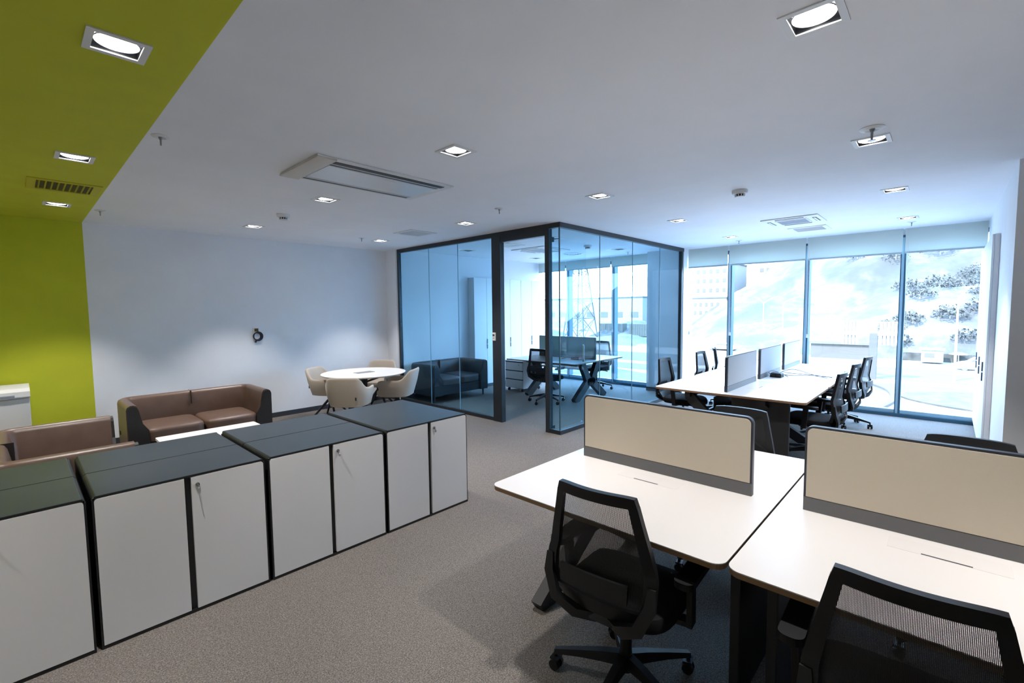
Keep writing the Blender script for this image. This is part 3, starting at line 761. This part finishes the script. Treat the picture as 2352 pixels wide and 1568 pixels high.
dup(c0, (6.50, 5.25, 0), .08, 'black mesh chair behind the glass, on the near side of the office desk', G4)
dup(c0, (8.28, 5.35, 0), PI+.1, 'black mesh chair between the office desk and the office windows', G4)

# ================================================================== SOFAS
def sofa(loc, rz, label, m, md, seatm, group, Wd=1.42, D=.76, H=.72, hi_legs=False):
    t = thing('two_seat_sofa', label, 'sofa', loc, rz, group)  # faces -y locally, origin centre
    hw, hd = Wd/2, D/2; Rc = .16; z0 = .13
    path = []  # (x,y,nx,ny) outer outline with inward normals
    path += [(-hw, -hd, 1, 0), (-hw, 0, 1, 0), (-hw, hd-Rc, 1, 0)]
    for i in range(1, 8):
        a = PI-PI/2*i/8; path.append((-hw+Rc+Rc*math.cos(a), hd-Rc+Rc*math.sin(a), -math.cos(a), -math.sin(a)))
    path += [(-hw+Rc, hd, 0, -1), (0, hd, 0, -1), (hw-Rc, hd, 0, -1)]
    for i in range(1, 8):
        a = PI/2-PI/2*i/8; path.append((hw-Rc+Rc*math.cos(a), hd-Rc+Rc*math.sin(a), -math.cos(a), -math.sin(a)))
    path += [(hw, hd-Rc, -1, 0), (hw, 0, -1, 0), (hw, -hd, -1, 0)]
    prof = [(.004, z0), (0, .30), (0, H-.05), (.010, H-.018), (.035, H-.002), (.065, H), (.09, H-.012), (.105, H-.04), (.125, H-.15), (.15, .42), (.15, z0)]
    R = [[(x+nx*n_, y+ny*n_, z) for n_, z in prof] for x, y, nx, ny in path]
    B().rings(R).build('sofa_shell', m, t, smooth=True, angle=60)
    for s in (-1, 1):
        poly = [(s*(hw-n_), z) for n_, z in [(.006, z0), (.004, H-.05), (.014, H-.022), (.04, H-.008), (.085, H-.02), (.10, H-.05), (.13, H-.20), (.18, .44), (.19, z0)]]
        B().prism(poly, -hd-.022, -hd+.002, axis='y').build('arm_front', md, t)
    B().box(-hw+.16, hw-.16, -hd+.01, hd-.13, z0, .30, bev=.01).build('seat_base', md, t)
    for s in (-1, 1):
        c = s*(hw-.15)/2; w2 = (hw-.155)/2-.003; R = []
        for zz, k in ((.30, .96), (.31, 1.0), (.40, 1.0), (.425, .985), (.44, .93), (.447, .7), (.452, .3)):
            ring = []
            for i in range(40):
                a = 2*PI*i/40; c_, s_ = math.cos(a), math.sin(a); e = .28
                ring.append((c+w2*math.copysign(abs(c_)**e, c_)*k, -.075+.32*math.copysign(abs(s_)**e, s_)*k, zz))
            R.append(ring)
        B().rings(R).build('seat_cushion', seatm, t, smooth=True, angle=50)
    B().box(-.002, .002, hd-.14, hd-.005, H-.16, H+.0004).build('seam', md, t)
    for sx in (-1, 1):
        for sy2 in (-1, 1):
            b = B(); b.box(sx*(hw-.06)-.012, sx*(hw-.06)+.012, sy2*(hd-.06)-.012, sy2*(hd-.06)+.012, 0, z0); b.build('leg', DARKTRIM, t)
    B().box(-hw-.006, -hw, hd-.30, hd-.25, .34, .385).build('brand_tab', CABB, t)
    return t
sofa((1.44, 6.57, 0), 0, 'brown leather two-seat sofa against the white wall', LEATH, LEATHD, LEATH, 'brown leather sofas')
sofa((.18, 5.11, 0), PI/2, 'brown leather sofa at the left edge, seen over the slate cabinet tops', LEATH, LEATHD, LEATH, 'brown leather sofas')
NAVY = mat('black_leather', (.022, .026, .034), .42, bump=.2, bscale=120)
sofa((5.70, 7.05, 0), 0, 'black two-seat sofa inside the glass office', NAVY, NAVY, NAVY, None, Wd=1.32, D=.78, H=.70)

# coffee table
t = thing('coffee_table', 'low white coffee table between the sofas and the slate cabinets', 'table', (1.39, 5.55, 0))
B().prism(rrect(-.47, .47, -.40, .40, .02, 4), .37, .395).build('tabletop', TABLEW, t)
for sx in (-1, 1):
    for s2 in (-1, 1): B().box(sx*.42-.015, sx*.42+.015, s2*.35-.015, s2*.35+.015, 0, .37).build('leg', LEGB, t)

# ================================================================== ROUND TABLE + TUB CHAIRS
TX, TY = 3.62, 6.52
t = thing('round_table', 'round white meeting table with a grey cable lid', 'table', (TX, TY, 0))
b = B(); b.lathe([(.001, .722), (.60, .722), (.622, .737), (.622, .742), (.001, .742)], n=64); b.build('tabletop', TABLEW, t, smooth=True)
B().box(-.14, .14, -.075, .075, .741, .746).build('cable_lid', GREYP, t).rotation_euler = (0, 0, .0)
b = B(); b.cyl((0, 0, .06), (0, 0, .72), .045, .045, 20); b.build('column', LEGB, t, smooth=True)
for k in range(4):
    a = PI/4+k*PI/2; B().bar((0, 0, .08), (.42*math.cos(a), .42*math.sin(a), .02), .06, .05, h1=.025).build('foot', LEGB, t)
    B().bar((.04*math.cos(a), .04*math.sin(a), .60), (.36*math.cos(a), .36*math.sin(a), .715), .04, .03).build('brace', LEGB, t)
def tub(label, loc, rz, group):
    t = thing('tub_chair', label, 'chair', loc, rz, group)  # faces +x
    N = 40; R = []
    A = math.radians(152)
    for i in range(N+1):
        th = -A+2*A*i/N           # 0 = back (-x)
        u = abs(th)/A
        e = .62; c_, s_ = -math.cos(th), math.sin(th)
        X = .27*math.copysign(abs(c_)**e, c_); Y = .30*math.copysign(abs(s_)**e, s_)
        if X > 0: X *= .95
        back = 1/(1+math.exp((u-.33)*26))
        zt = .645+(.80-.645)*back-.03*max(0, u-.75)/.25
        lean = .06*back
        n = Vector((-X/.27, -Y/.30, 0)).normalized()
        o = Vector((X-lean*0, Y, 0)); th_ = .045
        zb = .40
        ring = []
        def P(nn, z):
            f = (z-zb)/(zt-zb)
            taper = .86+.14*min(1, f*1.2)
            return Vector((o.x*taper-lean*f, o.y*taper, z))+n*nn
        ring = [P(.004, zb), P(0, zb+.06), P(-.004, (zb+zt)/2), P(0, zt-.03), P(.010, zt-.006), P(.022, zt), P(.036, zt-.006), P(.045, zt-.03), P(.05, (zb+zt)/2), P(.05, zb)]
        R.append(ring)
    B().rings(R).build('tub_shell', BEIGE, t, smooth=True, angle=70)
    R = []
    for zz, k in ((.385, .86), (.395, .97), (.44, 1), (.47, .97), (.482, .88), (.486, .4)):
        R.append([(.02+.255*math.copysign(abs(math.cos(a))**.5, math.cos(a))*k, .245*math.copysign(abs(math.sin(a))**.5, math.sin(a))*k, zz) for a in [2*PI*i/32 for i in range(32)]])
    B().rings(R).build('seat', BEIGE, t, smooth=True)
    b = B(); b.cyl((0, 0, .30), (0, 0, .39), .03, .05, 14); b.build('swivel_post', LEGB, t, smooth=True)
    for k in range(4):
        a = PI/4+k*PI/2; B().bar((0, 0, .33), (.30*math.cos(a), .30*math.sin(a), .012), .035, .035, w1=.022, h1=.022).build('leg', LEGB, t)
    B().box(-.270, -.256, -.165, -.15, .49, .53).build('brand_tab', CABB, t)
    return t
G5 = 'beige tub chairs around the round table'
tb = tub('beige tub chair with its back to the camera, in front of the round table', (3.13, 6.02, 0), math.radians(43), G5)
dup(tb, (3.97, 6.17, 0), math.radians(128), 'beige tub chair right of the round table, next to the glass office', G5)
dup(tb, (3.35, 7.09, 0), math.radians(-58), 'beige tub chair left of the round table, against the white wall', G5)
dup(tb, (4.28, 7.22, 0), math.radians(222), 'beige tub chair in the corner behind the round table', G5)

# ================================================================== small white chest fridge at far left
t = thing('white_appliance', 'white appliance with recessed handle against the green wall, at the left edge', 'appliance', (-.22, 7.50, 0))
B().box(-.28, .28, -.25, .25, .02, .78, bev=.01).build('body', WPL, t)
b = B(); b.rings([[(x, y, z) for y, z in ((-.26, .785), (-.27, .80), (-.262, .855), (-.20, .885), (.25, .89), (.255, .785))] for x in (-.285, .285)]); b.build('lid', WPL, t)
B().box(-.20, .17, -.273, -.262, .80, .825, bev=.004).build('handle_recess', mat('recess_grey', (.30, .33, .40), .5), t)
for sx in (-1, 1):
    for s2 in (-1, 1): B().cyl((sx*.24, s2*.2, 0), (sx*.24, s2*.2, .02), .02, .02, 10).build('foot', BLK, t)

# ================================================================== power boxes and cables
CAB = mat('cable_dark', (.03, .035, .05), .5)
t = thing('power_box', 'black power box lying at the foot of the middle far screen', 'power box', (6.93, 1.645, .7435), 0)
B().rings([rr for rr in [[(x*k, y*k, z) for x, y in rrect(-.08, .08, -.07, .07, .015, 3)] for z, k in ((0, 1), (.045, .93), (.055, .85))]]).build('housing', BLK, t)
for k, yy in enumerate((-.03, .03)): B().box(-.084, -.076, yy-.02, yy+.02, .012, .034).build('socket', GRYP, t)
b = B()
def spl(pts, n=10):
    P = [Vector(p) for p in pts]; P = [P[0]]+P+[P[-1]]; out = []
    for i in range(1, len(P)-2):
        for k in range(n):
            q = k/n; a, b1, c, d_ = P[i-1:i+3]
            out.append(.5*((2*b1)+(-a+c)*q+(2*a-5*b1+4*c-d_)*q*q+(-a+3*b1-3*c+d_)*q**3))
    out.append(P[-2]); return out
bxx = [o for o in col.objects if o.name == 'power_box'][0]
cb = B(); cb.tube(spl([(-.07, .03, .03), (-.10, .07, .06), (-.01, .06, .075), (.09, .03, .06), (.13, -.05, .02), (.05, -.12, .006)]), .004, 6); cb.build('cable', CAB, bxx, smooth=True)
for P_ in ([(.07, -.005, .03), (.17, -.045, .067), (.32, -.145, .077), (.27, -.345, .035), (.17, -.545, .006)],
           [(.07, -.025, .025), (.22, -.145, .007), (.37, -.295, .006), (.32, -.445, .006), (.37, -.595, .006)],
           [(.07, .005, .028), (.20, -.02, .05), (.34, -.06, .02), (.44, -.20, .006), (.42, -.40, .006), (.30, -.57, .006)]):
    cb = B(); cb.tube(spl(P_), .004, 6); cb.build('cable', CAB, bxx, smooth=True)
t = thing('power_box', 'dark reddish power box with a cable on the office desk behind the glass', 'power box', (7.05, 4.98, .7435), 0)
REDD = mat('dark_red_plastic', (.07, .02, .025), .4)
B().box(-.06, .06, -.09, .09, 0, .05, bev=.01).build('housing', REDD, t)
cb = B(); cb.tube(spl([(0, .09, .03), (-.02, .16, .04), (-.03, .24, .02), (-.06, .30, .006)]), .005, 6); cb.build('cable', REDD, t, smooth=True)

# ================================================================== OUTSIDE
ZG = -5.8
PAVE = mat('paving_light', (.20, .18, .16), .9, noise=.05, nscale=.3)
ROAD = mat('road_asphalt', (.060, .050, .042), .9, noise=.06, nscale=.4)
GRASS = mat('dry_grass', (.050, .043, .035), .95, noise=.25, nscale=1.2, detail=8)
KERB = mat('kerb_stone', (.055, .046, .038), .9)
BLD = mat('building_render', (.20, .18, .16), .9); BLDW = mat('building_window', (.075, .062, .052), .6); ROOFM = mat('metal_roof', (.08, .07, .06), .7)
POLE = mat('lamp_pole', (.75, .76, .78), .6); SIGNB = mat('sign_back', (.72, .73, .75), .6); SIGNR = mat('sign_rib', (.05, .043, .036), .6)
LEAF = mat('foliage', (.048, .045, .039), .95, noise=.4, nscale=1.0, detail=8)
struct(B().box(-120, 320, -160, 260, ZG-.3, ZG).build('floor_ground', PAVE))
o = struct(B().box(52.0, 57.2, -60, 200, ZG, ZG+.03).build('trim_road', ROAD))
o = struct(B().box(60.5, 72, -60, 200, ZG, ZG+.03).build('trim_road', ROAD))
# hill
def hill_h(x, y):
    # ridge falls off towards +y
    base = max(0, (x-84)/60)
    prof = 26/(1+math.exp((y-26-(x-90)*.28)/7.0))
    h = prof*min(1.15, base**.85) if x > 84 else 0
    n_ = math.sin(x*.21+y*.13)*1.1+math.sin(x*.09-y*.23)*1.6+math.sin(y*.5+x*.33)*.5+math.sin(x*.8+1.3*y)*.25
    h += n_*min(1, base*2)
    bowl = math.exp(-((x-112)/9)**2-((y-14)/9)**2)*5
    return ZG+max(-.2, h-bowl)
HILL = bpy.data.materials.new('hillside_earth'); HILL.use_nodes = True
n = HILL.node_tree.nodes; l = HILL.node_tree.links; p = n['Principled BSDF']; p.inputs['Roughness'].default_value = .95
tcn = n.new('ShaderNodeTexCoord'); nz = n.new('ShaderNodeTexNoise'); nz.inputs['Scale'].default_value = .09; nz.inputs['Detail'].default_value = 12; nz.inputs['Roughness'].default_value = .72
l.new(tcn.outputs['Object'], nz.inputs['Vector']); rp = n.new('ShaderNodeValToRGB'); l.new(nz.outputs['Fac'], rp.inputs[0])
rp.color_ramp.elements[0].position = .40; rp.color_ramp.elements[0].color = (.040, .037, .032, 1)
rp.color_ramp.elements[1].position = .56; rp.color_ramp.elements[1].color = (.082, .071, .061, 1)
e = rp.color_ramp.elements.new(.48); e.color = (.052, .045, .040, 1)
l.new(rp.outputs[0], p.inputs['Base Color']); MATS['hillside_earth'] = HILL
b = B(); b.grid(lambda u, v: (82+150*u, -60+150*v, hill_h(82+150*u, -60+150*v)), 90, 110)
struct(b.build('trim_hillside', HILL, None, smooth=True, angle=80))
# grass islands and kerbs
isl = []
for i in range(24):
    a = 2*PI*i/24; isl.append((49.8+4.6*math.cos(a)*(1-.25*math.sin(a)), -1.9+4.6*math.sin(a)))
o = B().prism([(x, y, ) for x, y in isl], ZG, ZG+.12).build('grass_island', GRASS); tag(o, 'oval grass island outside the right window', 'lawn')
o = B().prism([(20, 12), (48, 24), (52, 34), (34, 36), (22, 26)], ZG, ZG+.15).build('grass_plot', GRASS); tag(o, 'dry grass plot outside the office windows', 'lawn')
pts = [(57.4, 7.5), (55.5, 5.4), (52.2, 3.7), (48.5, 3.0), (45.0, 3.0), (40, 3.8)]
b = B(); P = spl([(x, y, ZG+.1) for x, y in pts], 6); b.rings([[q+Vector((0, -.2, -.1)), q+Vector((0, .2, -.1)), q+Vector((0, .2, .1)), q+Vector((0, -.2, .1))] for q in P])
struct(b.build('trim_kerb', KERB))
def box_block(name, label, cat, x0, x1, y0, y1, z0, z1, m, group=None, rows=None, wm=None):
    t = thing(name, label, cat, (x0, (y0+y1)/2, z0), 0, group)
    hy = (y1-y0)/2
    B().box(0, x1-x0, -hy, hy, 0, z1-z0).build('wall', m, t)
    B().box(-.3, x1-x0+.3, -hy-.3, hy+.3, z1-z0, z1-z0+.35).build('roof', ROOFM, t)
    if rows:
        nr, nc, ww, wh, zz0, dz = rows
        for r in range(nr):
            for c in range(nc):
                yc = -hy+(c+.5)*2*hy/nc
                B().box(-.08, .05, yc-ww/2, yc+ww/2, zz0+r*dz, zz0+r*dz+wh).build('window', wm or BLDW, t)
    return t
box_block('apartment_building', 'pale apartment building with two window rows, high in the left main window', 'building', 182, 196, 58, 80, ZG, 17.5, BLD, None, (5, 9, 1.1, 1.5, 2.0+4, 3.6))
box_block('apartment_building', 'pale apartment building behind the hill slope in the second window', 'building', 206, 220, 40, 56.5, ZG, 23, BLD, None, (4, 7, 1.4, 1.6, 10, 3.8))
box_block('apartment_building', 'low pale block with small windows in the left main window', 'building', 150, 160, 50, 64, ZG, 4.6, BLD, None, (2, 8, .8, 1.2, 5.2, 2.6))
box_block('warehouse', 'long pale warehouse with metal roof behind the pylon', 'building', 150, 170, 78, 140, ZG, 5.5, BLD, None, (1, 10, 3.0, 2.0, 4.2, 2))
for k, (y0, y1, lb) in enumerate(((63, 70, 'grey shipping container outside the office, left one'), (54.5, 61, 'dark slatted container outside the office window, right one'))):
    t = thing('shipping_container', lb, 'container', (110, (y0+y1)/2, ZG), 0, 'containers outside the office window')
    h = (y1-y0)/2; mC = mat('container_grey', (.055, .048, .040), .8) if k == 0 else mat('container_green', (.045, .045, .036), .8)
    B().box(0, 2.4, -h, h, .2, 3.4).build('wall', mC, t)
    for q in range(10):
        yy = -h+(q+.5)*2*h/10; B().box(-.06, 0, yy-.12, yy+.12, .3, 3.3).build('rib', MATS['container_grey'], t)
# pylon
t = thing('lattice_pylon', 'pale steel lattice pylon seen through the office windows', 'pylon', (100, 69.5, ZG))
PYM = mat('pylon_steel', (.06, .052, .045), .7)
H_ = 24; bw, tw = 3.2, .6
def cor(k, z): 
    s = bw+(tw-bw)*z/H_; sx, sy3 = ((-1, -1), (1, -1), (1, 1), (-1, 1))[k % 4]; return Vector((sx*s, sy3*s, z))
for k in range(4): B().bar(cor(k, 0), cor(k, H_), .22, .22, (1, 0, 0)).build('leg', PYM, t)
zz = [0, 5, 9.5, 13.5, 17, 20, 22.5, 24]
for a, b_ in zip(zz[:-1], zz[1:]):
    bb = B()
    for k in range(4):
        bb.bar(cor(k, a), cor(k+1, b_), .12, .12, (1, .3, 0)); bb.bar(cor(k+1, a), cor(k, b_), .12, .12, (1, .3, 0)); bb.bar(cor(k, b_), cor(k+1, b_), .12, .12, (0, 0, 1))
    bb.build('brace', PYM, t)
def street_lamp(x, y, h, arms, label):
    t = thing('street_lamp', label, 'street lamp', (x, y, ZG), 0, 'white street lamps outside')
    B().cyl((0, 0, 0), (0, 0, h), .11, .07, 12).build('pole', POLE, t, smooth=True)
    for s in arms:
        B().tube([(0, 0, h-.1), (0, -s*.6, h+.35), (0, -s*1.4, h+.8)], .07, 8).build('arm', POLE, t, smooth=True)
        b = B(); b.box(-.14, .14, -.45, .45, -.06, .07, bev=.05); hd = b.build('lamp_head', POLE, t); hd.location = (0, -s*1.8, h+.95); hd.rotation_euler = (-s*.35, 0, 0)
street_lamp(92.5, 24.4, 8.2, (1, -.7), 'double-arm white street lamp in the second main window')
street_lamp(94, 21.6, 8.2, (1.3,), 'farther single-arm street lamp right of the double-arm one')
street_lamp(62.7, -.66, 8.2, (.45,), 'tall white street lamp in the rightmost window')
# sign gantry seen from behind
t = thing('road_sign', 'white T-shaped road sign gantry seen from behind through the third window', 'road sign', (59.6, 5.45, ZG))
B().box(-.3, .3, -.32, .32, 0, 4.7).build('post', mat('gantry_post', (.062, .055, .047), .7), t)
B().box(-.15, .15, -1.9, 2.45, 4.45, 4.85, bev=.05).build('arm', POLE, t)
for yc in (2.0, -1.15):
    bd = B().box(.16, .24, yc-.72, yc+.72, 3.5, 5.85).build('board', SIGNB, t)
    for q in (-.45, -.15, .15, .45): B().box(-.16+.26, .16, yc+q-.03, yc+q+.03, 3.5, 5.85).build('rib', SIGNR, bd)
# low wall
t = box_block('boundary_wall', 'low pale boundary wall beyond the road, left of the sign', 'wall', 80, 80.4, 7.8, 14.6, ZG, -3.75, mat('boundary_render', (.075, .064, .054), .9))
# kiosk
t = thing('street_kiosk', 'small white kiosk with a dark hatch at the foot of the hill', 'kiosk', (79.5, 1.3, ZG))
B().box(0, 1.8, -1.05, 1.05, .2, 1.75).build('wall', BLD, t); B().box(-.2, 2, -1.2, 1.2, 1.75, 1.9).build('roof', POLE, t); B().box(-.06, .02, -.2, .75, .85, 1.35).build('hatch', BLDW, t)
# parasol-like round table
t = thing('parasol', 'small white parasol between the kiosk and the car', 'parasol', (81.5, -1.15, ZG))
B().cyl((0, 0, 0), (0, 0, 1.3), .04, .04, 8).build('pole', POLE, t); b = B(); b.lathe([(.9, 1.2), (.5, 1.36), (.02, 1.45)], n=16); b.build('canopy', POLE, t)
# hedge / dark band
o = B().box(82.6, 83.2, -6, 5, ZG, ZG+1.1).build('hedge', LEAF); tag(o, 'dark hedge strip behind the kiosk and the car', 'hedge')
# car
t = thing('car', 'white hatchback parked at the roadside in the rightmost window', 'car', (74.4, -2.9, ZG))
CARW = mat('car_paint', (.62, .63, .66), .35, coat=.5)
prof = [(-2.05, .32), (-2.08, .62), (-2.0, .82), (-1.55, .93), (-.95, 1.36), (-.5, 1.47), (.55, 1.46), (1.15, 1.0), (1.85, .86), (2.05, .66), (2.05, .32)]
B().rings([[(xx, y*sc_, z) for y, z in prof] for xx, sc_ in ((-.86, .985), (-.8, 1), (.8, 1), (.86, .985))]).build('body', CARW, t, smooth=True, angle=25)
for xx in (-.865, .845): B().prism([(-1.35, .95), (-.88, 1.32), (-.45, 1.40), (.5, 1.39), (.95, 1.0)], xx, xx+.02, axis='x').build('side_window', BLDW, t)
for yy in (-1.3, 1.3):
    for xx in (-.85, .65): B().cyl((xx, yy, .32), (xx+.2, yy, .32), .32, .32, 18).build('wheel', mat('tyre', (.10, .11, .13), .8), t)
# van/cars in the left windows
for k, (x, y, lb) in enumerate(((93, 27.6, 'white van parked left of the double-arm street lamp'), (84, 28.5, 'pale car parked behind the far chairs'))):
    t = thing('car', lb, 'car', (x, y, ZG)); q = .9 if k else 1.15
    B().rings([[(xx, y_, z*q) for y_, z in prof] for xx in (-.86, .86)]).build('body', CARW, t)
    for yy in (-1.3, 1.3): B().cyl((-.88, yy, .32), (-.7, yy, .32), .32, .32, 14).build('wheel', MATS['tyre'], t)
    B().prism([(-1.3, .98*q), (-.85, 1.30*q), (.5, 1.36*q), (.95, 1.0*q)], -.875, -.86, axis='x').build('side_window', BLDW, t)
# house-like white box on the hill
t = box_block('hill_hut', 'small white flat-roofed hut high on the hillside', 'hut', 128, 132, 5.0, 10.0, 5.6, 8.4, mat('hut_white', (.75, .75, .77), .9))
# shrubs on the hillside
def shrub(x, y, z, r, label):
    t = thing('hillside_shrub', label, 'shrub', (x, y, z), 0, 'leafy shrubs on the hillside')
    bm_ = B(); rnd = random.Random(int(x*13+y*7))
    for k in range(int(130*r)):
        a, b2, rr = rnd.uniform(0, 2*PI), rnd.uniform(-.2, 1), r*rnd.uniform(.4, 1)
        c = Vector((rr*math.cos(a)*math.sqrt(1-b2*b2*.9), rr*math.sin(a)*math.sqrt(1-b2*b2*.9), rr*b2*.75+.3*r))
        s = rnd.uniform(.10, .30); d1 = Vector((rnd.uniform(-1, 1), rnd.uniform(-1, 1), rnd.uniform(-1, 1))).normalized()*s; d2 = d1.orthogonal().normalized()*s*.7
        vs = [bm_.bm.verts.new(c+q) for q in (d1, d2, -d1, -d2)]; bm_.bm.faces.new(vs)
    bm_.build('foliage', LEAF, t)
    B().cyl((0, 0, -.5), (0, 0, r*.6), .12, .07, 6).build('stem', mat('stem_brown', (.2, .2, .2), .9), t)
sh = [(91.6, 4.2, 1.9), (93, -.2, 2.2), (95, -3.9, 2.6), (98, 3.4, 2.2), (97, -9.2, 2.8), (101, -4.4, 2.6), (103, 1.2, 2.6), (90, 6.2, 1.8), (87, 4.9, 1.6), (120, 8.0, 2.4), (122, 14.4, 2.0), (124, 1.6, 3.6), (119, -9.0, 3.0), (116, -3.4, 2.8), (110, -1.6, 2.6), (108, 5.6, 2.2), (130, 5.2, 2.6), (88, -2.0, 1.8)]
places = ['at the hill foot behind the kiosk', 'behind the tall right street lamp', 'right of the tall lamp, low on the slope', 'mid slope above the kiosk', 'low at the right window edge', 'mid slope right of the lamp pole', 'mid slope left of the lamp pole', 'beside the sign post', 'between the sign post and kiosk', 'high left of the white hut', 'high on the slope left of the hut', 'high right of the hut', 'high at the right window edge', 'upper slope at the cabinet edge', 'upper slope above the lamp head', 'mid slope behind the window post', 'topmost behind the white hut', 'behind the parked white car']
for (x, y, r), pl in zip(sh, places): shrub(x, y, hill_h(x, y)-.2, r, 'leafy green shrub '+pl)
